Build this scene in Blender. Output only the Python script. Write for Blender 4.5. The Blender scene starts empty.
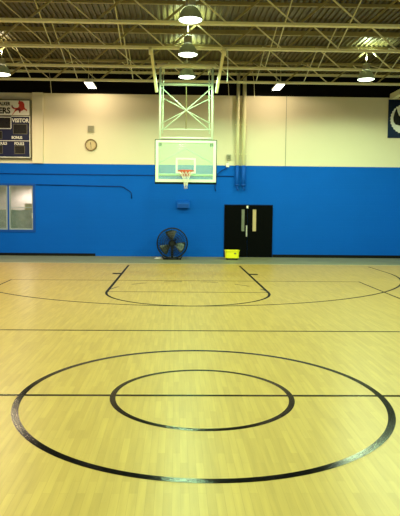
import bpy, bmesh, math, random
from mathutils import Vector, Matrix
random.seed(4)
PI = math.pi
S = bpy.context.scene
C = S.collection

# ------------------------------------------------------------------ helpers
class MB:
    """collects shapes into one bmesh; mi = material slot of the faces added next"""
    def __init__(s):
        s.bm = bmesh.new(); s.mi = 0
    def _f(s, vs, smooth=False):
        try:
            f = s.bm.faces.new(vs)
        except ValueError:
            return None
        f.material_index = s.mi; f.smooth = smooth
        return f
    def box(s, lo, hi):
        x0, y0, z0 = lo; x1, y1, z1 = hi
        v = [s.bm.verts.new(p) for p in ((x0,y0,z0),(x1,y0,z0),(x1,y1,z0),(x0,y1,z0),(x0,y0,z1),(x1,y0,z1),(x1,y1,z1),(x0,y1,z1))]
        for q in ((0,3,2,1),(4,5,6,7),(0,1,5,4),(1,2,6,5),(2,3,7,6),(3,0,4,7)):
            s._f([v[i] for i in q])
        return s
    def bar(s, a, b, w, h, up=(0,0,1)):
        """box beam from a to b, w wide and h high"""
        a, b = Vector(a), Vector(b); d = (b-a).normalized(); u = Vector(up)
        if abs(d.dot(u)) > .99: u = Vector((0,1,0))
        r = d.cross(u).normalized(); u = r.cross(d).normalized()
        vs = []
        for p in (a, b):
            for i, j in ((-1,-1),(1,-1),(1,1),(-1,1)):
                vs.append(s.bm.verts.new(p + r*(i*w/2) + u*(j*h/2)))
        for q in ((0,1,2,3),(7,6,5,4),(0,4,5,1),(1,5,6,2),(2,6,7,3),(3,7,4,0)):
            s._f([vs[i] for i in q])
        return s
    def tube(s, pts, r, n=10, closed=False):
        pts = [Vector(p) for p in pts]; rs = r if isinstance(r, (list, tuple)) else [r]*len(pts)
        rings = []; N = len(pts); prev = None
        for i, p in enumerate(pts):
            if closed: d = pts[(i+1) % N] - pts[i-1]
            else: d = pts[min(i+1, N-1)] - pts[max(i-1, 0)]
            d.normalize()
            ref = prev if prev is not None else (Vector((0,0,1)) if abs(d.z) < .9 else Vector((1,0,0)))
            a = (ref - d*ref.dot(d)).normalized(); b = d.cross(a); prev = a
            rings.append([s.bm.verts.new(p + (a*math.cos(2*PI*k/n) + b*math.sin(2*PI*k/n))*rs[i]) for k in range(n)])
        M = N if closed else N-1
        for i in range(M):
            A, B = rings[i], rings[(i+1) % N]
            for k in range(n):
                s._f([A[k], A[(k+1) % n], B[(k+1) % n], B[k]], True)
        if not closed:
            s._f(list(reversed(rings[0]))); s._f(rings[-1])
        return s
    def lathe(s, prof, o=(0,0,0), axis='z', n=32, cap=True):
        o = Vector(o); rings = []
        for r, h in prof:
            ring = []
            for k in range(n):
                c, t = math.cos(2*PI*k/n)*r, math.sin(2*PI*k/n)*r
                p = {'z': (c, t, h), 'y': (c, h, t), 'x': (h, c, t)}[axis]
                ring.append(s.bm.verts.new(o + Vector(p)))
            rings.append(ring)
        for A, B in zip(rings, rings[1:]):
            for k in range(n):
                s._f([A[k], A[(k+1) % n], B[(k+1) % n], B[k]], True)
        if cap:
            s._f(list(reversed(rings[0]))); s._f(rings[-1])
        return s
    def prism(s, poly, y0, y1):
        """polygon of (x, z) points given thickness from y0 to y1"""
        A = [s.bm.verts.new((x, y0, z)) for x, z in poly]; B = [s.bm.verts.new((x, y1, z)) for x, z in poly]
        s._f(A); s._f(list(reversed(B))); n = len(poly)
        for k in range(n):
            s._f([A[k], B[k], B[(k+1) % n], A[(k+1) % n]])
        return s
    def ribbon(s, ins, outs, z, z0=0.0):
        """flat strip between two outlines at height z (a coat of paint)"""
        A = [s.bm.verts.new((x, y, z)) for x, y in ins]; B = [s.bm.verts.new((x, y, z)) for x, y in outs]
        for k in range(len(A)-1):
            s._f([A[k], B[k], B[k+1], A[k+1]])
        return s
    def build(s, name, mats, parent=None, loc=None, bevel=0, fix=True):
        if fix: bmesh.ops.recalc_face_normals(s.bm, faces=s.bm.faces)
        me = bpy.data.meshes.new(name); s.bm.to_mesh(me); s.bm.free()
        for m in (mats if isinstance(mats, (list, tuple)) else [mats]): me.materials.append(m)
        o = bpy.data.objects.new(name, me); C.objects.link(o)
        if parent: o.parent = parent
        if loc: o.location = loc
        if bevel:
            b = o.modifiers.new('bevel', 'BEVEL'); b.width = bevel; b.segments = 2; b.limit_method = 'ANGLE'
        return o

def thing(name, label, cat, loc=(0,0,0), group=None):
    o = bpy.data.objects.new(name, None); C.objects.link(o); o.location = loc
    o['label'] = label; o['category'] = cat
    if group: o['group'] = group
    return o
def tag(o, label, cat, group=None):
    o['label'] = label; o['category'] = cat
    if group: o['group'] = group
    return o
def struct(o):
    o['kind'] = 'structure'; return o
def dup(root, loc, label, group=None):
    r = root.copy(); C.objects.link(r); r.location = loc; r['label'] = label
    if group: r['group'] = group
    for ch in list(root.children):
        c = ch.copy(); C.objects.link(c); c.parent = r
        for g in list(ch.children):
            d = g.copy(); C.objects.link(d); d.parent = c
    return r

# ------------------------------------------------------------------ materials
def mat(name, col, rough=.6, metal=0, spec=.5, bump=0, bscale=40, var=0, vscale=3, coat=0, coat_rough=.1):
    m = bpy.data.materials.new(name); m.use_nodes = True; nt = m.node_tree; N = nt.nodes; L = nt.links
    b = N['Principled BSDF']; b.inputs['Base Color'].default_value = (*col, 1)
    b.inputs['Roughness'].default_value = rough; b.inputs['Metallic'].default_value = metal
    b.inputs['Specular IOR Level'].default_value = spec
    b.inputs['Coat Weight'].default_value = coat; b.inputs['Coat Roughness'].default_value = coat_rough
    tc = N.new('ShaderNodeTexCoord')
    if var:
        nz = N.new('ShaderNodeTexNoise'); nz.inputs['Scale'].default_value = vscale; nz.inputs['Detail'].default_value = 5
        L.new(tc.outputs['Object'], nz.inputs['Vector'])
        mx = N.new('ShaderNodeMix'); mx.data_type = 'RGBA'
        mx.inputs[6].default_value = (*[c*(1-var) for c in col], 1); mx.inputs[7].default_value = (*[min(1, c*(1+var)) for c in col], 1)
        L.new(nz.outputs['Fac'], mx.inputs[0]); L.new(mx.outputs[2], b.inputs['Base Color'])
    if bump:
        n2 = N.new('ShaderNodeTexNoise'); n2.inputs['Scale'].default_value = bscale; n2.inputs['Detail'].default_value = 3
        L.new(tc.outputs['Object'], n2.inputs['Vector'])
        bp = N.new('ShaderNodeBump'); bp.inputs['Strength'].default_value = bump; bp.inputs['Distance'].default_value = .01
        L.new(n2.outputs['Fac'], bp.inputs['Height']); L.new(bp.outputs['Normal'], b.inputs['Normal'])
    return m
def glow(name, col, strength):
    m = bpy.data.materials.new(name); m.use_nodes = True; b = m.node_tree.nodes['Principled BSDF']
    b.inputs['Base Color'].default_value = (.8,.8,.8,1)
    b.inputs['Emission Color'].default_value = (*col, 1); b.inputs['Emission Strength'].default_value = strength
    return m
def block_paint(name, col, rough, strength=.35, var=.06):
    """painted concrete block: joints as bump, faint blotches in the paint"""
    m = mat(name, col, rough, spec=.12, var=var, vscale=1.2); nt = m.node_tree; N = nt.nodes; L = nt.links; b = N['Principled BSDF']
    tc = N['Texture Coordinate']; sp = N.new('ShaderNodeSeparateXYZ'); cb = N.new('ShaderNodeCombineXYZ')
    ad = N.new('ShaderNodeMath'); ad.operation = 'ADD'
    L.new(tc.outputs['Object'], sp.inputs[0]); L.new(sp.outputs['X'], ad.inputs[0]); L.new(sp.outputs['Y'], ad.inputs[1])
    L.new(ad.outputs[0], cb.inputs['X']); L.new(sp.outputs['Z'], cb.inputs['Y'])
    br = N.new('ShaderNodeTexBrick'); br.inputs['Scale'].default_value = 1; br.inputs['Brick Width'].default_value = .406
    br.inputs['Row Height'].default_value = .203; br.inputs['Mortar Size'].default_value = .008; br.inputs['Mortar Smooth'].default_value = .6
    L.new(cb.outputs[0], br.inputs['Vector'])
    bp = N.new('ShaderNodeBump'); bp.inputs['Strength'].default_value = strength; bp.inputs['Distance'].default_value = .01; bp.invert = True
    L.new(br.outputs['Fac'], bp.inputs['Height']); L.new(bp.outputs['Normal'], b.inputs['Normal'])
    return m
def wood_floor():
    m = bpy.data.materials.new('maple_floor'); m.use_nodes = True; nt = m.node_tree; N = nt.nodes; L = nt.links; b = N['Principled BSDF']
    tc = N.new('ShaderNodeTexCoord'); sp = N.new('ShaderNodeSeparateXYZ'); cb = N.new('ShaderNodeCombineXYZ')
    L.new(tc.outputs['Object'], sp.inputs[0]); L.new(sp.outputs['Y'], cb.inputs['X']); L.new(sp.outputs['X'], cb.inputs['Y'])
    br = N.new('ShaderNodeTexBrick'); br.offset = .37; br.offset_frequency = 2
    br.inputs['Scale'].default_value = 1; br.inputs['Brick Width'].default_value = .45; br.inputs['Row Height'].default_value = .057
    br.inputs['Mortar Size'].default_value = .0012; br.inputs['Bias'].default_value = 0
    br.inputs['Color1'].default_value = (*FLOOR_A, 1); br.inputs['Color2'].default_value = (*FLOOR_B, 1)
    br.inputs['Mortar'].default_value = (FLOOR_B[0]*.88, FLOOR_B[1]*.86, FLOOR_B[2]*.84, 1)
    L.new(cb.outputs[0], br.inputs['Vector'])
    # long soft streaks of grain
    mp = N.new('ShaderNodeMapping'); mp.inputs['Scale'].default_value = (17, 1.1, 1)
    L.new(tc.outputs['Object'], mp.inputs['Vector'])
    nz = N.new('ShaderNodeTexNoise'); nz.inputs['Scale'].default_value = 1.6; nz.inputs['Detail'].default_value = 4
    L.new(mp.outputs[0], nz.inputs['Vector'])
    rm = N.new('ShaderNodeMapRange'); rm.inputs['From Min'].default_value = .3; rm.inputs['From Max'].default_value = .7
    rm.inputs['To Min'].default_value = .90; rm.inputs['To Max'].default_value = 1.07
    L.new(nz.outputs['Fac'], rm.inputs['Value'])
    mx = N.new('ShaderNodeMix'); mx.data_type = 'RGBA'; mx.blend_type = 'MULTIPLY'; mx.inputs[0].default_value = 1
    L.new(br.outputs['Color'], mx.inputs[6]); L.new(rm.outputs['Result'], mx.inputs[7])
    L.new(mx.outputs[2], b.inputs['Base Color'])
    b.inputs['Roughness'].default_value = .5; b.inputs['Specular IOR Level'].default_value = .2
    b.inputs['Coat Weight'].default_value = .28; b.inputs['Coat Roughness'].default_value = .30
    return m

FLOOR_A = (.475, .312, .074); FLOOR_B = (.41, .263, .058)
M = {}
M['floor'] = wood_floor()
M['far_line'] = mat('flat_black_court_paint', (.004,.004,.005), .5, spec=.06)
M['line'] = mat('black_court_paint', (.003,.003,.004), .12, spec=.09, bump=.08, bscale=90)
M['thin_line'] = mat('brown_court_paint', (.03,.02,.01), .45, spec=.2)
M['apron'] = mat('sealed_concrete', (.20,.20,.115), .6, var=.25, vscale=1.3)
M['edge'] = mat('pale_edge_strip', (.6,.55,.33), .5)
M['blue'] = block_paint('blue_block_paint', (.0003,.095,.54), .8)
M['cream'] = block_paint('cream_block_paint', (.70,.63,.48), .6, .18, .03)
M['black_wall'] = mat('black_upper_wall', (.005,.0045,.004), .95, spec=.05)
M['deck'] = mat('olive_steel_deck', (.125,.098,.034), .42, metal=.2, var=.22, vscale=2)
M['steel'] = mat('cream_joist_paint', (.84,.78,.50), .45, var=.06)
M['web'] = mat('shaded_joist_paint', (.34,.28,.12), .5, var=.12)  # joist cream darkened in the colour, standing in for shade on dimmer members
M['white_steel'] = mat('white_hoist_paint', (.70,.82,.66), .4)
M['base'] = mat('black_rubber_base', (.003,.003,.003), .6, spec=.15)
M['door'] = mat('black_door_paint', (.0015,.0018,.002), .7, spec=.04)
M['door_edge'] = mat('black_frame_paint', (.002,.002,.003), .5, spec=.15)
M['navy'] = mat('navy_enamel', (.006,.009,.045), .5, spec=.2, var=.1)
M['digit'] = mat('dark_digit_glass', (.015,.014,.016), .2, var=.3, vscale=30)
M['white'] = mat('white_enamel', (.82,.80,.74), .45)
M['ink'] = mat('black_letter_ink', (.012,.010,.010), .6)
M['red'] = mat('red_emblem_paint', (.50,.035,.02), .5)
M['dark_red'] = mat('dark_red_emblem_paint', (.14,.012,.01), .5)
M['sb_frame'] = mat('olive_metal_edge', (.16,.15,.09), .4, metal=.4)
M['clock_rim'] = mat('brown_clock_rim', (.20,.13,.05), .4)
M['clock_dial'] = mat('tan_clock_dial', (.55,.42,.23), .6)
M['grey_box'] = mat('grey_metal_box', (.33,.31,.22), .5)
M['alu'] = mat('bare_aluminium', (.55,.54,.50), .35, metal=.7)
M['blade'] = mat('fan_blade_metal', (.15,.17,.17), .35, metal=.5)
M['dark_metal'] = mat('dark_enamel', (.005,.006,.008), .45, spec=.25)
M['yellow'] = mat('yellow_plastic', (.86,.80,.012), .35)
M['orange'] = mat('orange_rim_enamel', (.55,.06,.012), .45)
M['net'] = mat('white_net_cord', (.80,.82,.74), .8)
M['pad'] = mat('dark_green_pad', (.003,.008,.006), .8, spec=.1)
M['cable'] = mat('dark_cable', (.001,.032,.20), .6, spec=.15)
M['blue_box'] = mat('blue_box_paint', (.001,.085,.50), .6, spec=.2)
M['banner'] = mat('navy_banner_cloth', (.006,.025,.085), .8, bump=.1, bscale=200)
M['cloth_white'] = mat('white_banner_print', (.95,.96,.97), .8)
M['cloth_dark'] = mat('black_banner_print', (.008,.010,.014), .8)
M['reflector'] = mat('frosted_lamp_bell', (.24,.26,.15), .45)
_b = M['reflector'].node_tree.nodes['Principled BSDF']; _b.inputs['Emission Color'].default_value = (.72,.9,.42,1); _b.inputs['Emission Strength'].default_value = .05  # faint emission stands in for lamp light coming through the bell
M['lens'] = glow('greenish_white_lamp_lens', (.86,1,.80), 9)
M['lens_warm'] = glow('warm_lamp_lens', (1,.93,.72), 9)
M['led'] = glow('warm_led_panel', (1,.93,.74), 7)
M['window_frame'] = mat('grey_sash_paint', (.30,.33,.37), .45)
M['blue_trim'] = mat('dark_blue_window_casing', (.001,.06,.36), .6, spec=.2)
M['office_wall'] = mat('beige_office_wall', (.62,.52,.46), .8, var=.25, vscale=2.2)
M['office_dark'] = mat('grey_office_furniture', (.30,.27,.27), .6, var=.6, vscale=5)
M['lite_tan'] = mat('tan_hall_light_and_card', (.50,.36,.20), .3, var=.15, vscale=9)  # tan paints in the lit hall behind the door glass; also plain cardboard
M['lite_grey'] = mat('grey_wired_glass', (.17,.18,.14), .2, var=.4, vscale=6)
M['paper'] = mat('white_paper', (.7,.72,.68), .8)

def glass(name, haze, tint=(1,1,1)):
    m = bpy.data.materials.new(name); m.use_nodes = True; nt = m.node_tree; N = nt.nodes; L = nt.links
    out = N['Material Output']; N.remove(N['Principled BSDF'])
    tr = N.new('ShaderNodeBsdfTransparent'); tr.inputs[0].default_value = (*tint, 1)
    df = N.new('ShaderNodeBsdfDiffuse'); df.inputs[0].default_value = (.66,.90,.70,1)  # pale diffuse share paints a reflective haze into the glass
    gl = N.new('ShaderNodeBsdfGlossy'); gl.inputs['Roughness'].default_value = .06
    fr = N.new('ShaderNodeFresnel'); fr.inputs[0].default_value = 1.2
    a = N.new('ShaderNodeMixShader'); a.inputs[0].default_value = haze
    L.new(tr.outputs[0], a.inputs[1]); L.new(df.outputs[0], a.inputs[2])
    c = N.new('ShaderNodeMixShader'); L.new(fr.outputs[0], c.inputs[0]); L.new(a.outputs[0], c.inputs[1]); L.new(gl.outputs[0], c.inputs[2])
    L.new(c.outputs[0], out.inputs['Surface'])
    return m
M['glass'] = glass('backboard_glass', .22, (.90,1,.93))
M['pane'] = glass('window_glass', .06, (.92,.95,.96))

# ------------------------------------------------------------------ the room
XW, YB, YF, ZC = 10.4, 16.2, -15.0, 6.95      # half width, back wall, front wall, deck
BZ, CZ = 3.49, 6.11                            # top of the blue, top of the cream
WX0, WX1, WZ0, WZ1 = -7.55, -5.70, .98, 2.66   # window opening

# floor: boards, apron and every painted line in one mesh
f = MB()
WE = 13.45
def quad(x0, y0, x1, y1, z, mi):
    f.mi = mi; f._f([f.bm.verts.new(p) for p in ((x0,y0,z),(x1,y0,z),(x1,y1,z),(x0,y1,z))])
quad(-XW, YF, XW, WE, 0, 0)
quad(-XW, WE, XW, YB, 0, 1)
quad(-XW, WE-.05, XW, WE+.03, .0012, 3)
def arc(cx, cy, r, w, a0, a1, n, mi, z):
    f.mi = mi; A = [a0 + (a1-a0)*k/n for k in range(n+1)]
    f.ribbon([(cx+(r-w/2)*math.cos(a), cy+(r-w/2)*math.sin(a)) for a in A], [(cx+(r+w/2)*math.cos(a), cy+(r+w/2)*math.sin(a)) for a in A], z)
def seg(x0, y0, x1, y1, w, mi, z):
    d = Vector((x1-x0, y1-y0)).normalized(); nx, ny = -d.y*w/2, d.x*w/2
    f.mi = mi; f.ribbon([(x0-nx, y0-ny), (x1-nx, y1-ny)], [(x0+nx, y0+ny), (x1+nx, y1+ny)], z)
arc(0, 0, 1.80, .066, 0, 2*PI, 128, 2, .0016)          # big centre circle
arc(0, 0, .89, .056, 0, 2*PI, 96, 2, .0016)             # small centre circle
seg(-7.5, 0, 7.5, 0, .05, 2, .0012)                    # halfway line
seg(-XW, 3.02, XW, 3.02, .05, 5, .0012)                # volleyball attack line
seg(-4.5, 9.0, 4.5, 9.0, .05, 5, .0012)               # volleyball end line
for s in (-1, 1): seg(4.475*s, -9, 4.475*s, 9.0, .045, 5, .0010)
BL, FT, HB = 12.85, 7.02, 11.23
for s in (-1, 1):
    seg(1.8*s, BL, 1.8*s, FT-.03, .062, 5, .0014)      # lane
    seg(1.83*s, 10.50, 2.06*s, 10.50, .26, 5, .0014)   # block
    seg(6.02*s, HB, 6.02*s, BL+.0, .05, 5, .0010)     # three point line runs straight to the end
arc(0, FT, 1.80, .055, PI, 2*PI, 64, 5, .0018)         # free throw half circle
seg(-1.8, FT, 1.8, FT, .045, 5, .0010)
for k in range(6): arc(0, FT, 1.80, .045, PI*(k+.12)/6, PI*(k+.62)/6, 8, 4, .0018)
arc(0, HB, 6.02, .055, PI, 2*PI, 128, 5, .0010)        # three point arc
struct(f.build('floor', [M['floor'], M['apron'], M['line'], M['edge'], M['thin_line'], M['far_line']], fix=False))

def wall_layers(mb, x0, y0, x1, y1, splits):
    z0, z1 = splits
    for a, b, mi in ((0, BZ, 0), (BZ, CZ, 1), (CZ, 7.15, 2)):
        lo, hi = max(a, z0), min(b, z1)
        if hi > lo:
            mb.mi = mi; mb.box((x0, y0, lo), (x1, y1, hi))
wm = [M['blue'], M['cream'], M['black_wall']]
w = MB()
wall_layers(w, -XW-.2, YB, WX0, YB+.2, (0, 7.15))
wall_layers(w, WX1, YB, XW+.2, YB+.2, (0, 7.15))
wall_layers(w, WX0, YB, WX1, YB+.2, (0, WZ0))
wall_layers(w, WX0, YB, WX1, YB+.2, (WZ1, 7.15))
struct(w.build('wall_back', wm))
for nm, x0, y0, x1, y1 in (('wall_left', -XW-.2, YF, -XW, YB), ('wall_right', XW, YF, XW+.2, YB), ('wall_front', -XW-.2, YF-.2, XW+.2, YF)):
    w = MB(); wall_layers(w, x0, y0, x1, y1, (0, 7.15)); struct(w.build(nm, wm))

# ceiling: fluted steel deck, ribs along the court
d = MB(); p = .152; n = int(2*XW/p)+1; x = -XW
prof = []
for k in range(n):
    for dx, z in ((0, ZC), (.045, ZC), (.060, ZC+.045), (.137, ZC+.045)):
        prof.append((x + dx, z))
    x += p
for (xa, za), (xb, zb) in zip(prof, prof[1:]):
    d._f([d.bm.verts.new(q) for q in ((xa,YF,za),(xb,YF,zb),(xb,YB,zb),(xa,YB,za))])
d.box((-XW-.2, YF-.2, ZC+.12), (XW+.2, YB+.2, ZC+.2))
struct(d.build('ceiling', M['deck']))

# trim: ledge angle at the wall top, pilaster, control joint, deck beams, baseboards
struct(MB().box((-XW, YB-.10, 6.86), (XW, YB, 6.94)).build('trim_1', M['steel']))
struct(MB().box((-5.68, YB-.12, BZ+.005), (-5.29, YB, CZ)).build('trim_2', M['cream']))
struct(MB().box((3.85, YB-.012, BZ), (3.875, YB, CZ)).build('trim_3', M['grey_box']))
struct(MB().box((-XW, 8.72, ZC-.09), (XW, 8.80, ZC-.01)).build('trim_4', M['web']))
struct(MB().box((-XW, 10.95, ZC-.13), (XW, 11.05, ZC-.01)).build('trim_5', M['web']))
struct(MB().box((-XW, YB-.02, 0), (-3.35, YB, .10)).build('baseboard_left', M['base']))
struct(MB().box((3.43, YB-.02, 0), (XW, YB, .11)).build('baseboard_right', M['base']))
struct(MB().box((7.74, 4.0, 6.02), (7.94, YB-.15, 6.22)).build('trim_6', M['steel']))

# ------------------------------------------------------------------ window to the office
win = bpy.data.objects.new('window_1', None); C.objects.link(win); win.location = (0, YB, 0); struct(win)
cs = MB()
for lo, hi in (((WX0-.09,-.03,WZ0-.09),(WX1+.09,.0,WZ0)), ((WX0-.09,-.03,WZ1),(WX1+.09,.0,WZ1+.07)), ((WX0-.09,-.03,WZ0),(WX0,.0,WZ1)), ((WX1,-.03,WZ0),(WX1+.09,.0,WZ1))):
    cs.box(lo, hi)
cs.build('window_casing', M['blue_trim'], win)
MX = -6.64
for a, b in ((WX0, MX-.03), (MX+.03, WX1)):
    sf = MB()
    for lo, hi in (((a,.03,WZ0),(b,.09,WZ0+.05)), ((a,.03,WZ1-.05),(b,.09,WZ1)), ((a,.03,WZ0+.05),(a+.045,.09,WZ1-.05)), ((b-.06,.03,WZ0+.05),(b,.09,WZ1-.05)), ((a+.045,.05,1.815),(b-.06,.07,1.84))):
        sf.box(lo, hi)
    so = sf.build('window_sash', M['window_frame'], win)
    MB().box((a+.045,.055,WZ0+.05),(b-.06,.063,WZ1-.05)).build('pane', M['pane'], so)
MB().box((MX-.03,.02,WZ0),(MX+.03,.1,WZ1)).build('mullion', M['blue_trim'], win)
MB().box((WX1-.05,.015,1.42),(WX1-.028,.03,1.62)).build('window_latch', M['white'], win)
# the office seen through it
ox0, ox1, oy0, oy1 = -9.6, -3.6, YB+.2, YB+3.4
struct(MB().box((ox0-.1, oy0, -.1), (ox1+.1, oy1, 0)).build('floor_office', M['office_wall']))
struct(MB().box((ox0-.1, oy0, 2.9), (ox1+.1, oy1, 3.0)).build('ceiling_office', M['office_wall']))
struct(MB().box((ox0-.1, oy1, -.1), (ox1+.1, oy1+.1, 3.0)).build('wall_office_back', M['office_wall']))
struct(MB().box((ox0-.1, oy0, 0), (ox0, oy1, 2.9)).build('wall_office_left', M['office_wall']))
struct(MB().box((ox1, oy0, 0), (ox1+.1, oy1, 2.9)).build('wall_office_right', M['office_wall']))
cab = thing('filing_cabinet', 'grey office cabinet seen dimly through the lower window panes', 'cabinet', (-6.6, YB+1.5, 0))
MB().box((-.9,-.25,0),(.95,.25,1.72)).build('cabinet_body', M['office_dark'], cab, bevel=.01)
for k in range(3):
    dr = MB().box((-.87+.61*k,-.27,.1),(-.29+.61*k,-.25,1.66)).build('cabinet_door', M['office_dark'], cab)
    MB().box((-.36+.61*k,-.30,.75),(-.34+.61*k,-.27,.95)).build('handle', M['alu'], dr)
ol = thing('office_ceiling_light', 'pale lit ceiling panel glimpsed through the window top', 'light', (-6.55, YB+1.9, 2.9))
MB().box((-.6,-.3,-.06),(.6,.3,0)).build('light_frame', M['white'], ol)
MB().box((-.55,-.26,-.065),(.55,.26,-.06)).build('diffuser', M['led'], ol)

box_ = thing('carton', 'tan carton on the cabinet behind the upper window panes', 'box', (-6.2, YB+1.45, 1.72))
MB().box((-.16,-.18,0),(.16,.18,.26)).build('carton_body', M['lite_tan'], box_, bevel=.006)
MB().box((-.03,-.183,0),(.04,-.18,.26)).build('packing_tape', M['clock_dial'], box_)

# ------------------------------------------------------------------ double door
dr = bpy.data.objects.new('door_1', None); C.objects.link(dr); dr.location = (1.57, YB, 0); struct(dr)
DW, DH = 1.83, 1.99
fr = MB(); fr.box((-.012,-.05,0),(.0,.0,DH+.02)).box((DW,-.05,0),(DW+.012,.0,DH+.02)).box((0,-.05,DH),(DW,.0,DH+.02)).build('door_frame', M['door_edge'], dr)
for a, b, la, lb, mt, nm in ((.005, .875, .65, .765, M['lite_grey'], 'grey glass strip with a bright top'), (.885, DW-.005, 1.075, 1.21, M['lite_tan'], 'glass strip coloured tan for the lit hall behind')):
    lf = MB()
    for lo, hi in (((a,-.04,.01),(la,0,DH-.01)), ((lb,-.04,.01),(b,0,DH-.01)), ((la,-.04,.01),(lb,0,1.0)), ((la,-.04,1.83),(lb,0,DH-.01))): lf.box(lo, hi)
    lo_ = lf.build('door_leaf', M['door'], dr)
    o = MB().box((la,-.03,1.0),(lb,-.012,1.83)).build('vision_pane', mt, lo_); o['label'] = nm
MB().box((.82,-.075,.79),(.872,-.04,1.22)).build('pull_handle', M['alu'], dr, bevel=.008)
MB().box((.83,-.09,1.87),(.90,-.04,1.97)).build('door_contact', M['white'], dr, bevel=.008)

# ------------------------------------------------------------------ text helper
def text(name, s, x0, x1, z0, z1, y, m, parent, thick=.004, fat=.012):
    cu = bpy.data.curves.new(name, 'FONT'); cu.body = s; cu.extrude = thick; cu.offset = fat; cu.resolution_u = 3
    t = bpy.data.objects.new(name, cu); C.objects.link(t)
    me = bpy.data.meshes.new_from_object(t.evaluated_get(bpy.context.evaluated_depsgraph_get()))
    bpy.data.objects.remove(t); bpy.data.curves.remove(cu)
    xs = [v.co.x for v in me.vertices]; ys = [v.co.y for v in me.vertices]
    ax, ay = (x1-x0)/(max(xs)-min(xs)), (z1-z0)/(max(ys)-min(ys)); mx, my = min(xs), min(ys)
    for v in me.vertices: v.co = (x0+(v.co.x-mx)*ax, y-v.co.z, z0+(v.co.y-my)*ay)
    me.materials.clear(); me.materials.append(m)
    o = bpy.data.objects.new(name, me); C.objects.link(o); o.parent = parent
    return o

# ------------------------------------------------------------------ scoreboard
sb = thing('scoreboard', 'navy scoreboard with white header and red horse, on the cream wall above the window', 'scoreboard', (-5.725, YB-.16, 4.75))
def sx(u): return (u-30)*.0378
def sz(v): return 5.84-(v-100.5)*.0376-4.75
HX0 = sx(-62)
MB().box((HX0, .0, sz(159)), (0, .155, sz(100.5))).build('cabinet', M['sb_frame'], sb, bevel=.02)
hp = MB().box((HX0+.05,-.012,sz(116)),(sx(28.8),0,sz(101.7))).build('header_panel', M['white'], sb, bevel=.01)
text('letters', 'WALKER', sx(-4.6), sx(10.3), sz(106.8), sz(103.2), -.016, M['ink'], hp, fat=.035)
text('letters', 'ERS', sx(-1.0), sx(10.2), sz(114.8), sz(108.6), -.016, M['ink'], hp, fat=.04)
horse = [(26.6,111.4),(26.2,112.3),(24.8,110.9),(23.2,110.6),(22.4,111.4),(20.4,112.2),(19.6,114.2),(18.6,113.2),(18.9,111.9),(17.2,111.4),(15.2,112.4),(13.4,114.4),(12.3,115.9),(11.9,115.5),(13.6,113.2),(14.6,111.6),(15.0,110.4),(13.4,110.2),(11.9,109.2),(11.3,107.4),(12.0,106.2),(12.4,107.9),(13.6,108.9),(15.4,109.1),(17.4,108.9),(18.8,107.6),(18.8,105.6),(17.8,104.6),(18.4,103.2),(18.9,101.6),(20.2,102.4),(21.9,102.6),(23.3,103.8),(24.0,105.6),(24.0,108.0),(24.8,109.6),(26.0,110.2)]
MB().prism([(sx(a), sz(b)) for a, b in horse], -.020, -.011).build('horse_emblem', M['red'], hp)
MB().prism([(sx(a), sz(b)) for a, b in ((15.2,110.6),(17.2,109.4),(19.6,109.3),(20.6,110.6),(20.0,112.4),(19.4,113.8),(18.9,112.6),(18.2,111.3),(16.6,111.2))], -.024, -.012).build('horse_shading', M['dark_red'], hp)
MB().prism([(sx(a), sz(b)) for a, b in ((11.4,107.0),(12.0,106.0),(12.6,107.6),(14.0,108.8),(13.6,109.6),(12.2,108.8))], -.024, -.012).build('horse_tail', M['dark_red'], hp)
MB().box((HX0+.05,-.008,sz(157.9)),(sx(29.2),0,sz(116.9))).build('face_panel', M['navy'], sb)
ol_ = MB(); y0, y1 = -.014, -.006
def strip(u0, v0, u1, v1): ol_.box((sx(u0), y0, sz(v1)), (sx(u1), y1, sz(v0)))
strip(10.9, 117.0, 29.3, 117.5); strip(28.8, 117.5, 29.3, 157.6); strip(-60, 157.1, 28.8, 157.7); strip(-60, 141.0, 28.8, 141.5)
strip(10.5, 118.4, 11.0, 129.2); strip(-43, 129.2, 10.5, 129.7); strip(-43, 117.9, 10.5, 118.4)
ol_.build('white_outline', M['white'], sb)
for u0, v0, u1, v1 in ((12.8,124.8,26.5,134.6), (14,146.0,24,154), (-43,118.6,10.3,129), (-8,146,2.2,154), (-9,132,2,139.6)):
    wo = MB().box((sx(u0),-.013,sz(v1)),(sx(u1),-.006,sz(v0))).build('digit_window', M['digit'], sb)
    fr_ = MB(); g = M['sb_frame']
    for lo, hi in (((sx(u0),-.016,sz(v1)),(sx(u1),-.013,sz(v1)+.012)), ((sx(u0),-.016,sz(v0)-.012),(sx(u1),-.013,sz(v0))), ((sx(u0),-.016,sz(v1)),(sx(u0)+.012,-.013,sz(v0))), ((sx(u1)-.012,-.016,sz(v1)),(sx(u1),-.013,sz(v0)))): fr_.box(lo, hi)
    fr_.build('window_edge', g, wo)
text('caption', 'VISITOR', sx(11.7), sx(28.3), sz(123.2), sz(119.2), -.012, M['white'], sb, fat=.022)
text('caption', 'BONUS', sx(11.3), sx(21.6), sz(139.4), sz(136.6), -.012, M['white'], sb, fat=.016)
text('caption', 'FOULS', sx(14.0), sx(23.3), sz(145.4), sz(142.6), -.012, M['white'], sb, fat=.016)
text('caption', 'FOULS', sx(-3.2), sx(6.6), sz(145.2), sz(142.5), -.012, M['white'], sb, fat=.016)

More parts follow.
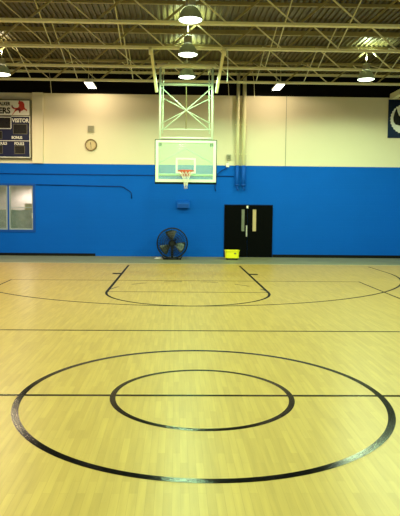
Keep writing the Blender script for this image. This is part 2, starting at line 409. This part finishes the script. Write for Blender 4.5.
# ------------------------------------------------------------------ wall clock, speaker box, small wall fittings
ck = thing('wall_clock', 'round tan wall clock with brown rim on the cream wall', 'clock', (-3.51, YB, 4.20))
MB().lathe([(.225,0),(.225,-.05),(.215,-.06),(.185,-.06),(.180,-.035)], axis='y', cap=False, n=40).build('clock_rim', M['clock_rim'], ck)
MB().lathe([(.19,-.02),(.19,-.034)], axis='y', n=40).build('clock_dial', M['clock_dial'], ck)
for k in range(12):
    a = k*PI/6; MB().bar((.145*math.sin(a),-.037,.145*math.cos(a)), (.172*math.sin(a),-.037,.172*math.cos(a)), .012, .004, (0,1,0)).build('hour_mark', M['clock_rim'], ck)
MB().bar((0,-.040,0), (-.02,-.040,.10), .02, .004, (0,1,0)).build('hour_hand', M['ink'], ck)
MB().bar((0,-.044,0), (.01,-.044,-.15), .014, .004, (0,1,0)).build('minute_hand', M['ink'], ck)
sp = thing('wall_speaker', 'small square grey speaker box above the clock', 'speaker', (-3.51, YB, 4.80))
MB().box((-.115,-.07,-.115),(.115,0,.115)).build('speaker_case', M['grey_box'], sp, bevel=.008)
g = MB()
for k in range(7): g.box((-.095,-.076,-.09+.028*k),(.095,-.07,-.078+.028*k))
g.build('speaker_grille', M['sb_frame'], sp)

bx = thing('blue_wall_box', 'blue-painted slope-topped box on the blue wall below the hoop', 'box', (-.01, YB, 1.86))
b = MB(); b.bm.faces.ensure_lookup_table()
pr = [(0,0),(-.20,0),(-.20,.20),(0,.30)]
A = [b.bm.verts.new((-.235, y, z)) for y, z in pr]; B = [b.bm.verts.new((.235, y, z)) for y, z in pr]
b._f(A); b._f(B[::-1])
for k in range(4): b._f([A[k], B[k], B[(k+1) % 4], A[(k+1) % 4]])
b.build('box_body', M['blue_box'], bx, bevel=.01)
MB().box((-.20,-.205,.02),(.20,-.20,.15)).build('box_door', M['blue_trim'], bx)

pg = 'pipes down the wall right of the hoop'
for x, zb, lab, r in ((2.02, 2.72, 'left of the paired wall pipes, cream above and blue below', .062), (2.26, 2.72, 'right of the paired wall pipes, cream above and blue below', .072)):
    t = thing('wall_pipe', lab, 'pipe', (x, YB-.10, 0), pg)
    q = MB(); q.tube([(0,0,BZ),(0,0,6.9)], r, 16); q.mi = 1; q.tube([(0,0,zb),(0,0,BZ)], r, 16)
    q.build('pipe_run', [M['steel'], M['blue_box']], t)
    MB().lathe([(r*.7,zb-.02),(r*1.25,zb),(r*1.25,zb+.07),(r,zb+.07)], n=16).build('pipe_flange', M['blue_trim'], t)
    MB().tube([(0,0,zb),(0,-.02,zb-.10),(.06,-.02,zb-.16)], .035, 10).build('pipe_elbow', M['blue_trim'], t)
    for zz in (5.0, 3.9): MB().box((-r-.03,-.03,zz),(r+.03,.10,zz+.04)).build('pipe_strap', M['steel'], t)
eb = thing('electrical_box', 'small grey electrical box on the cream wall left of the pipes', 'box', (1.70, YB, 3.79))
MB().box((-.085,-.08,-.11),(.085,0,.11)).build('box_body', M['grey_box'], eb, bevel=.006)
MB().box((-.055,-.086,-.07),(.055,-.08,.07)).build('box_cover', M['sb_frame'], eb)
eo = thing('outlet_box', 'tiny white outlet box under the grey electrical box', 'box', (1.66, YB, 3.50))
MB().box((-.06,-.06,-.075),(.06,0,.075)).build('box_body', M['white'], eo, bevel=.006)
MB().tube([(0,-.03,.075),(.03,-.03,.14),(.035,-.03,.18)], .012, 8).build('conduit_stub', M['white'], eo)
tag(MB().tube([(1.66,YB-.07,3.42),(1.60,YB-.07,3.36),(1.45,YB-.07,3.30),(1.28,YB-.07,3.16),(1.20,YB-.07,2.95),(1.19,YB-.06,2.62),(1.22,YB-.03,2.52)], .016, 8).build('power_cable', M['cable']), 'dark cable drooping from the outlet box behind the backboard', 'cable')
tag(MB().tube([(-10.3,YB-.023,3.10),(1.9,YB-.023,3.08)], .016, 8).build('conduit', M['cable']), 'long straight blue conduit just under the cream paint', 'conduit', )
tag(MB().tube([(-5.58,YB-.023,2.69),(-2.36,YB-.023,2.65),(-2.28,YB-.023,2.63),(-2.02,YB-.023,2.46),(-1.98,YB-.023,2.40),(-1.97,YB-.023,2.2)], .017, 8).build('conduit', M['cable']), 'shorter blue conduit bending down at its right end beside window', 'conduit')

# ------------------------------------------------------------------ banner at the far right
bn = thing('wall_banner', 'navy banner with white round emblem at the right edge', 'banner', (7.74, YB-.02, 4.60))
bb = MB(); n = 12
vs = [[bb.bm.verts.new((1.75*i/n, -.012-.012*math.sin(i*1.7), zz)) for i in range(n+1)] for zz in (0, 1.44)]
vb = [[bb.bm.verts.new((1.75*i/n, -.004-.012*math.sin(i*1.7), zz)) for i in range(n+1)] for zz in (0, 1.44)]
for i in range(n):
    bb._f([vs[0][i], vs[0][i+1], vs[1][i+1], vs[1][i]], True); bb._f([vb[0][i+1], vb[0][i], vb[1][i], vb[1][i+1]], True)
    bb._f([vs[0][i], vb[0][i], vb[0][i+1], vs[0][i+1]]); bb._f([vs[1][i], vs[1][i+1], vb[1][i+1], vb[1][i]])
cl = bb.build('banner_cloth', M['banner'], bn)
def bu(u): return (u-387.5)*.0383
def bv(v): return (138-v)*.0378
e = []
for k in range(60):
    a = 2*PI*k/60; r = 1 + (.035 if k % 2 else -.02)
    e.append((bu(404+14.2*r*math.cos(a)), bv(119.3+14.6*r*math.sin(a))))
em = MB().prism(e, -.034, -.028).build('round_emblem', M['cloth_white'], bn)
MB().prism([(bu(a), bv(c)) for a, c in ((395.4,108.6),(393.6,113),(392.5,118),(392.9,122),(395,124.8),(399,125.6),(404,124.2),(407.5,119.5),(404,117.6),(400,117.4),(397.9,115.6),(396.6,112.2))], -.040, -.034).build('dark_swirl', M['cloth_dark'], em)

# ------------------------------------------------------------------ roof joists
ZB, ZT = 6.20, ZC-.03
JY = (8.16, 10.30, 12.44, 14.43)
jl = ('roof joist nearest the camera, across the top of the photo', 'second roof joist from the camera, bearing the hoop braces',
      'third roof joist from the camera, just behind the hoop frame', 'farthest roof joist, in front of the black wall band')
def joist(y, x0, label):
    t = thing('roof_joist', label, 'joist', (0, y, 0), 'cream steel roof joists')
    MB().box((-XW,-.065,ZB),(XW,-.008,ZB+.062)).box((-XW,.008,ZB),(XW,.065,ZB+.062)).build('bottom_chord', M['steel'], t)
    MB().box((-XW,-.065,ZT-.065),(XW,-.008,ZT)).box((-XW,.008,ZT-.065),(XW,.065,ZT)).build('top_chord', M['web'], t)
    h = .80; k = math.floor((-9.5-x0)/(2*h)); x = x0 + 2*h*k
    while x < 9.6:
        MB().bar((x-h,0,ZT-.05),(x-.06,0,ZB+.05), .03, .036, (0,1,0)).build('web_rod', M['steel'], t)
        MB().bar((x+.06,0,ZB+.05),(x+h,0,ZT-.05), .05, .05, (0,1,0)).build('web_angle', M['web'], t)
        x += 2*h
    return t
for y, x0, l in zip(JY, (-3.85, -3.75, -3.1, -3.0), jl): joist(y, x0, l)
gl = 'cross bridging rods between the roof joists'
br0 = None
for ya, yb in zip(JY, JY[1:]):
    for x in (-5.4, -3.8, -1.9, 2.35, 4.0, 6.3):
        for za, zb in ((ZB+.06, ZT-.06), (ZT-.06, ZB+.06)):
            o = MB().tube([(x,ya+.08,za),(x,yb-.08,zb)], .016, 6).build('bridging_rod', M['steel'])
            tag(o, 'thin cream rod bracing two neighbouring roof joists', 'rod', gl)
            x += .10

# ------------------------------------------------------------------ lamps
def lamp(name, loc, col, energy, kind='SPOT', size=.22, angle=173, blend=.22, parent=None, rot=(0,0,0)):
    l = bpy.data.lights.new(name, kind); l.color = col; l.energy = energy
    if kind == 'SPOT':
        l.spot_size = math.radians(angle); l.spot_blend = blend; l.shadow_soft_size = size
    elif kind == 'AREA':
        l.shape = 'DISK'; l.size = size
    o = bpy.data.objects.new(name, l); C.objects.link(o); o.location = loc; o.rotation_euler = rot
    if parent: o.parent = parent
    return o
WARM, GREEN, LIME = (1,.79,.49), (.60,1,.52), (.74,1,.55)
E0 = 620
ZL = 5.92
def high_bay(loc, label, lens, col, up):
    t = thing('high_bay_light', label, 'light', loc, 'round high-bay lamps hung from the roof')
    MB().lathe([(.262,0),(.268,.015),(.255,.06),(.225,.14),(.170,.23),(.125,.27),(.115,.27),(.160,.22),(.215,.135),(.245,.055),(.252,.01)], cap=False, n=40).build('reflector', M['reflector'], t)
    MB().lathe([(.02,-.035),(.12,-.028),(.20,-.012),(.247,.008),(.247,.02)], n=40).build('lens', lens, t)
    MB().lathe([(.085,.265),(.11,.30),(.11,.44),(.09,.48),(.04,.50)], n=24).build('ballast_housing', M['grey_box'], t)
    MB().tube([(0,0,.49),(0,0,ZC-ZL-.02)], .014, 8).build('hanger_rod', M['steel'], t)
    lamp('lamp', (0,0,-.06), col, E0*(1.4 if col is LIME else 1.35 if col is WARM else 1.2), parent=t)
    lamp('lamp_uplight', (0,0,.60), (1,.9,.6) if col is WARM else (.72,1,.66), up, size=.06, angle=140, blend=.5, parent=t, rot=(PI,0,0))
    return t
for loc, lab, ls, col in (((0,7.0,ZL), 'round high-bay lamp hanging largest at the top centre of the photo', M['lens'], GREEN),
        ((0,9.80,ZL), 'middle of the three round lamps in line above the hoop', M['lens'], GREEN),
        ((.02,12.4,ZL), 'smallest of the three round lamps, just above the hoop frame', M['lens'], GREEN),
        ((5.62,12.4,ZL), 'round high-bay lamp at the right, near the right flat panel lamp', M['lens'], LIME),
        ((-5.68,12.4,ZL), 'round lamp cut by the left edge above the scoreboard', M['lens_warm'], WARM)):
    high_bay(loc, lab, ls, col, 80 if col is WARM else 280)
lamp('office_glow_fill', (-6.62, YB+2.75, 2.55), (1,.88,.78), 130, size=.3, parent=None)  # added light without a fixture, makes a hot spot on the office back wall
# the same rows carry on over the rest of the court, outside the picture
for y in (4.1, 1.4, -1.3, -4.0, -6.7, -9.4):
    lamp('lamp_centre', (0, y, ZL), GREEN, E0*(1.3 if y > 3 else .9))
for y in (9.6, 6.85, 4.1, 1.4, -1.3, -4.0, -6.7, -9.4):
    k = E0*(1.15 if y > 5 else 1 if y > 3 else .62); lamp('lamp_west', (-5.70, y, ZL), WARM, k); lamp('lamp_east', (5.62, y, ZL), LIME, k*1.2)

lg = 'flat panel lamps near the back wall'
for x, yy0, lab in ((-3.30, 14.66, 'flat white panel lamp above the clock, left of the hoop'), (3.25, 14.53, 'flat white panel lamp right of the hoop above the door')):
    t = thing('panel_light', lab, 'light', (x, yy0, 6.10), lg)
    MB().box((-.15,-.52,.0),(.15,.52,.05)).build('panel_housing', M['white'], t, bevel=.008)
    MB().box((-.138,-.50,-.008),(.138,.50,.0)).build('panel_lens', M['led'], t)
    h = MB()
    for yy in (-.42, .42): h.tube([(0,yy,.05),(0,yy,ZC-6.10-.02)], .008, 6)
    h.build('hanger_wire', M['steel'], t)
    lamp('panel_lamp', (0,.42,-.05), (1,.80,.50), 170, size=.12, angle=170, parent=t, rot=(math.radians(18),0,0))
for x, y, z1 in ((-4.95, 15.9, 6.05), (1.62, 15.9, 6.0), (2.55, 15.7, 5.95)):
    tag(MB().tube([(x-.06,y,6.9),(x,y-.03,6.5),(x+.03,y,z1)], .010, 6).build('hanging_wire', M['steel']),
        {-4.95:'thin wire hanging from the roof above the scoreboard', 1.62:'thin wire hanging left of the paired wall pipes', 2.55:'thin wire hanging right of the paired wall pipes'}[x], 'wire')

# ------------------------------------------------------------------ basketball hoop on its ceiling frame
HY = 11.6
hp_ = thing('basketball_hoop', 'glass basketball backboard with orange rim on white ceiling-hung frame', 'basketball hoop', (0, HY, 0))
BX, B0, B1 = .905, 2.64, 3.88
MB().box((-BX+.05,-.006,B0+.05),(BX-.05,.006,B1-.05)).build('glass_panel', M['glass'], hp_)
fr = MB()
for lo, hi in (((-BX,-.03,B0),(BX,.03,B0+.085)), ((-BX,-.03,B1-.07),(BX,.03,B1)), ((-BX,-.03,B0+.085),(-BX+.085,.03,B1-.07)), ((BX-.085,-.03,B0+.085),(BX,.03,B1-.07))): fr.box(lo, hi)
fro = fr.build('backboard_frame', M['white_steel'], hp_)
eg = MB()
for lo, hi in (((-BX-.018,-.026,B1),(BX+.018,.026,B1+.022)), ((-BX-.022,-.026,B0),(-BX,.026,B1)), ((BX,-.026,B0),(BX+.022,.026,B1))): eg.box(lo, hi)
eg.build('backboard_edge', M['pad'], fro)
MB().box((-BX-.02,-.045,B0-.06),(BX+.02,.045,B0)).build('bottom_pad', M['pad'], hp_, bevel=.012)
sq = MB()
for lo, hi in (((-.30,-.012,2.90),(-.245,-.007,3.36)), ((.245,-.012,2.90),(.30,-.007,3.36)), ((-.245,-.012,2.90),(.245,-.007,2.955)), ((-.245,-.012,3.31),(.245,-.007,3.36))): sq.box(lo, hi)
sq.build('shooting_square', M['white_steel'], hp_)
for sx_ in (-1, 1):
    MB().box((sx_*.78-.05,.0,B1-.17),(sx_*.78+.05,.05,B1-.08)).build('corner_bracket', M['pad'], hp_)
# rim and net
RZ, RY = 2.95, -.40
rim = MB(); rim.tube([(.235*math.cos(a), RY+.235*math.sin(a), RZ) for a in [2*PI*k/40 for k in range(40)]], .016, 10, closed=True)
rim.box((-.12,-.17,RZ-.03),(.12,-.02,RZ+.012)); rim.box((-.14,-.03,RZ-.14),(.14,-.012,RZ+.06))
rimo = rim.build('rim', M['orange'], hp_)
nt = MB(); K = 12
def nr(j): return (.225,.150,.095,.065,.050,.045)[j]
def nz(j): return RZ-.02-(0,.09,.19,.30,.41,.50)[j]
for s in (-1, 1):
    for k in range(K):
        nt.tube([(nr(j)*.95*math.cos(2*PI*(k+s*.5*j)/K), RY+nr(j)*.95*math.sin(2*PI*(k+s*.5*j)/K), nz(j)) for j in range(5 if k % 3 else 6)], .0055, 6)
nt.build('net', M['net'], rimo)
# frame behind the board
MB().tube([(-.86,.16,2.87),(.86,.16,2.87)], .03, 10).build('rear_rail', M['white_steel'], hp_)
for s in (-1, 1):
    MB().tube([(s*.84,.16,3.20),(0,.16,3.66)], .012, 8).build('rear_brace', M['white_steel'], hp_)
    MB().box((s*.86-.03,.02,2.84),(s*.86+.03,.17,2.90)).build('rail_bracket', M['white_steel'], hp_)
    MB().tube([(s*.78,.03,3.70),(s*.78,.03,6.06)], .034, 12).build('mast', M['white_steel'], hp_)
    MB().tube([(s*.70,.50,6.02),(s*.70,.12,4.10)], .016, 10).build('rear_mast', M['white_steel'], hp_)
    MB().tube([(s*.74,.05,5.44),(0,.16,4.80),(-s*.66,.16,4.24)], .016, 8).build('long_brace', M['white_steel'], hp_)
    MB().tube([(s*.74,.12,5.16),(0,.20,4.80),(-s*.74,.12,4.40)], .012, 8).build('short_brace', M['white_steel'], hp_)
    arm = MB().bar((s*1.0, JY[1]-HY+.06, ZB+.02), (s*.87, -.30, 5.25), .075, .085).build('drop_arm', M['steel'], hp_)
    MB().lathe([(.085,-.06),(.105,-.05),(.105,.05),(.085,.06)], (s*1.0, JY[1]-HY-.02, ZB-.06), 'x', 20).build('clamp', M['steel'], arm)
MB().tube([(-.88,.03,6.08),(.88,.03,6.08)], .062, 14).build('header_pipe', M['steel'], hp_)
MB().tube([(-.78,.03,5.53),(.78,.03,5.53)], .038, 12).build('cross_bar', M['white_steel'], hp_)
MB().tube([(-.78,.10,4.22),(.78,.10,4.22)], .014, 8).build('lower_rod', M['white_steel'], hp_)
MB().tube([(-.80,.03,3.95),(.80,.03,3.95)], .032, 10).build('mount_bar', M['white_steel'], hp_)
MB().tube([(0,.16,5.52),(0,.16,4.22)], .014, 8).build('centre_rod', M['web'], hp_)
for s in (-1, 1):
    MB().box((s*.70-.04,.46,6.0),(s*.70+.04,JY[2]-HY-.05,6.08)).build('joist_bracket', M['steel'], hp_)
tag(MB().tube([(1.10,10.38,6.2),(1.12,10.40,5.9),(1.11,10.40,5.35)], .014, 6).build('pull_cord', M['net']), 'pale cord hanging beside the right hoop brace', 'cord')

# ------------------------------------------------------------------ drum fan
fan = thing('drum_fan', 'large dark round floor fan standing against the blue wall', 'fan', (-.41, 15.05, 0))
FZ, FR = .585, .545
MB().lathe([(FR,-.14),(FR+.02,-.15),(FR+.025,0),(FR+.02,.15),(FR,.14)], (0,0,FZ), 'y', 56, cap=False).build('drum_shell', M['dark_metal'], fan)
for yy, nm in ((-.16, 'front_guard'), (.16, 'rear_guard')):
    g = MB()
    for k in range(48):
        a = 2*PI*k/48; b_ = a+.35
        g.tube([(.07*math.cos(a), yy*1.1, FZ+.07*math.sin(a)), (.3*math.cos((a+b_)/2), yy*1.15, FZ+.3*math.sin((a+b_)/2)), (FR*math.cos(b_), yy*.92, FZ+FR*math.sin(b_))], .0055, 5)
    for r in (.12, .20, .28, .36, .44):
        g.tube([(r*math.cos(2*PI*k/40), yy*1.12, FZ+r*math.sin(2*PI*k/40)) for k in range(40)], .0055, 5, closed=True)
    g.tube([(FR*math.cos(2*PI*k/56), yy*.92, FZ+FR*math.sin(2*PI*k/56)) for k in range(56)], .018, 8, closed=True)
    g.lathe([(.085,-.01),(.085,.01)], (0, yy*1.12, FZ), 'y', 20)
    g.build(nm, M['dark_metal'], fan)
for k in range(3):
    a0 = math.radians(218+120*k); bl = MB(); R_ = []
    for i in range(7):
        r = .09+.065*i; wd = .30+.06*i - .006*i*i
        row = []
        for j in range(5):
            t = a0 + (j/4-.5)*wd*2.1
            row.append(bl.bm.verts.new((r*math.cos(t), -.06+.11*(j/4), FZ+r*math.sin(t))))
        R_.append(row)
    for A, B in zip(R_, R_[1:]):
        for j in range(4): bl._f([A[j], A[j+1], B[j+1], B[j]], True)
    o = bl.build('blade', M['blade'], fan); sd = o.modifiers.new('thickness', 'SOLIDIFY'); sd.thickness = .004
mo = MB(); mo.lathe([(.05,-.10),(.095,-.08),(.10,.02),(.10,.13),(.07,.15)], (0,0,FZ), 'y', 24); mo.box((-.045,.03,.02),(.045,.10,FZ-.05))
mo.build('motor', M['dark_metal'], fan)
st = MB()
for s in (-1, 1):
    st.tube([(s*.30,-.24,.022),(s*.30,.24,.022)], .020, 8)
    st.tube([(s*.30,0,.022),(s*.36,0,.11)], .02, 8)
st.tube([(-.30,-.20,.022),(.30,-.20,.022)], .018, 8); st.tube([(-.30,.065,.022),(.30,.065,.022)], .018, 8)
st.build('stand', M['dark_metal'], fan)

pp = MB()
pv = [(-.16,-.05),(-.02,-.08),(.12,-.04),(.17,.03),(.05,.09),(-.12,.07)]
ct = pp.bm.verts.new((0,0,.055)); rg = [pp.bm.verts.new((x, y, .004)) for x, y in pv]; rm_ = [pp.bm.verts.new((x*.55+.01, y*.5, .045 + .015*(k % 2))) for k, (x, y) in enumerate(pv)]
for k in range(6):
    pp._f([rg[k], rg[(k+1) % 6], rm_[(k+1) % 6], rm_[k]]); pp._f([rm_[k], rm_[(k+1) % 6], ct])
pp._f(rg[::-1])
tag(pp.build('crumpled_paper', M['paper'], loc=(-.93, 15.25, .0)), 'crumpled white paper on the floor left of the fan', 'paper')

# ------------------------------------------------------------------ yellow bin
yb = thing('yellow_bin', 'bright yellow plastic bin on casters before the black door', 'bin', (1.765, 15.12, 0))
t = MB(); zt, zb_ = .345, .065
def ring(w, dpt, z, c=.05):
    return [t.bm.verts.new((x, y, z)) for x, y in ((-w+c,-dpt),(w-c,-dpt),(w,-dpt+c),(w,dpt-c),(w-c,dpt),(-w+c,dpt),(-w,dpt-c),(-w,-dpt+c))]
R_ = [ring(.242,.165,zb_), ring(.252,.18,zt), ring(.237,.165,zt), ring(.228,.150,zb_+.02)]
for A, B in zip(R_, R_[1:]):
    for k in range(8): t._f([A[k], A[(k+1) % 8], B[(k+1) % 8], B[k]])
t._f(R_[0][::-1]); t._f(R_[-1])
t.build('tub', M['yellow'], yb)
t = MB(); R_ = [ring(.252,.182,zt-.035), ring(.27,.20,zt-.03), ring(.27,.20,zt+.004), ring(.236,.166,zt+.004), ring(.236,.166,zt-.01)]
for A, B in zip(R_, R_[1:]):
    for k in range(8): t._f([A[k], A[(k+1) % 8], B[(k+1) % 8], B[k]])
t.build('rim', M['yellow'], yb)
MB().box((-.22,-.15,.045),(.22,.15,.07)).build('base_frame', M['base'], yb)
MB().box((.06,-.186,.22),(.14,-.170,.26)).build('front_badge', M['sb_frame'], yb)
for sx_ in (-1, 1):
    for sy_ in (-1, 1):
        c = MB().lathe([(.02,-.014),(.026,-.012),(.026,.012),(.02,.014)], (sx_*.18, sy_*.12, .026), 'x', 16).build('caster', M['base'], yb)
        MB().box((sx_*.18-.012, sy_*.12-.008, .026),(sx_*.18+.012, sy_*.12+.012, .05)).build('caster_fork', M['base'], c)

# ------------------------------------------------------------------ camera
f_, pit, yaw, rol = 571.65, .0621, .0215, .0094
r0 = Vector((math.cos(yaw), -math.sin(yaw), 0)); fh = Vector((math.sin(yaw), math.cos(yaw), 0)); Z = Vector((0,0,1))
fw = fh*math.cos(pit) - Z*math.sin(pit); up = fh*math.sin(pit) + Z*math.cos(pit)
Rr = r0*math.cos(rol) + up*math.sin(rol); Uu = up*math.cos(rol) - r0*math.sin(rol)
cd = bpy.data.cameras.new('camera'); cam = bpy.data.objects.new('camera', cd); C.objects.link(cam)
m4 = Matrix((Rr, Uu, -fw)).transposed().to_4x4(); m4.translation = Vector((-.2716, -5.6315, 1.8845)); cam.matrix_world = m4
cd.sensor_fit = 'HORIZONTAL'; cd.sensor_width = 36; cd.lens = f_*36/400
cd.shift_x = 11.66/400; cd.shift_y = -15/400; cd.clip_end = 200; cd.clip_start = .05
S.camera = cam

wd = bpy.data.worlds.new('world'); S.world = wd; wd.use_nodes = True
wd.node_tree.nodes['Background'].inputs[0].default_value = (.02,.02,.02,1)
vs_ = S.view_settings; vs_.view_transform = 'Standard'; vs_.look = 'None'; vs_.gamma = 1; vs_.use_curve_mapping = False
vs_.exposure = -0.6
S.cycles.use_denoising = True
S.cycles.max_bounces = 10; S.cycles.diffuse_bounces = 6
S.cycles.sample_clamp_indirect = 8
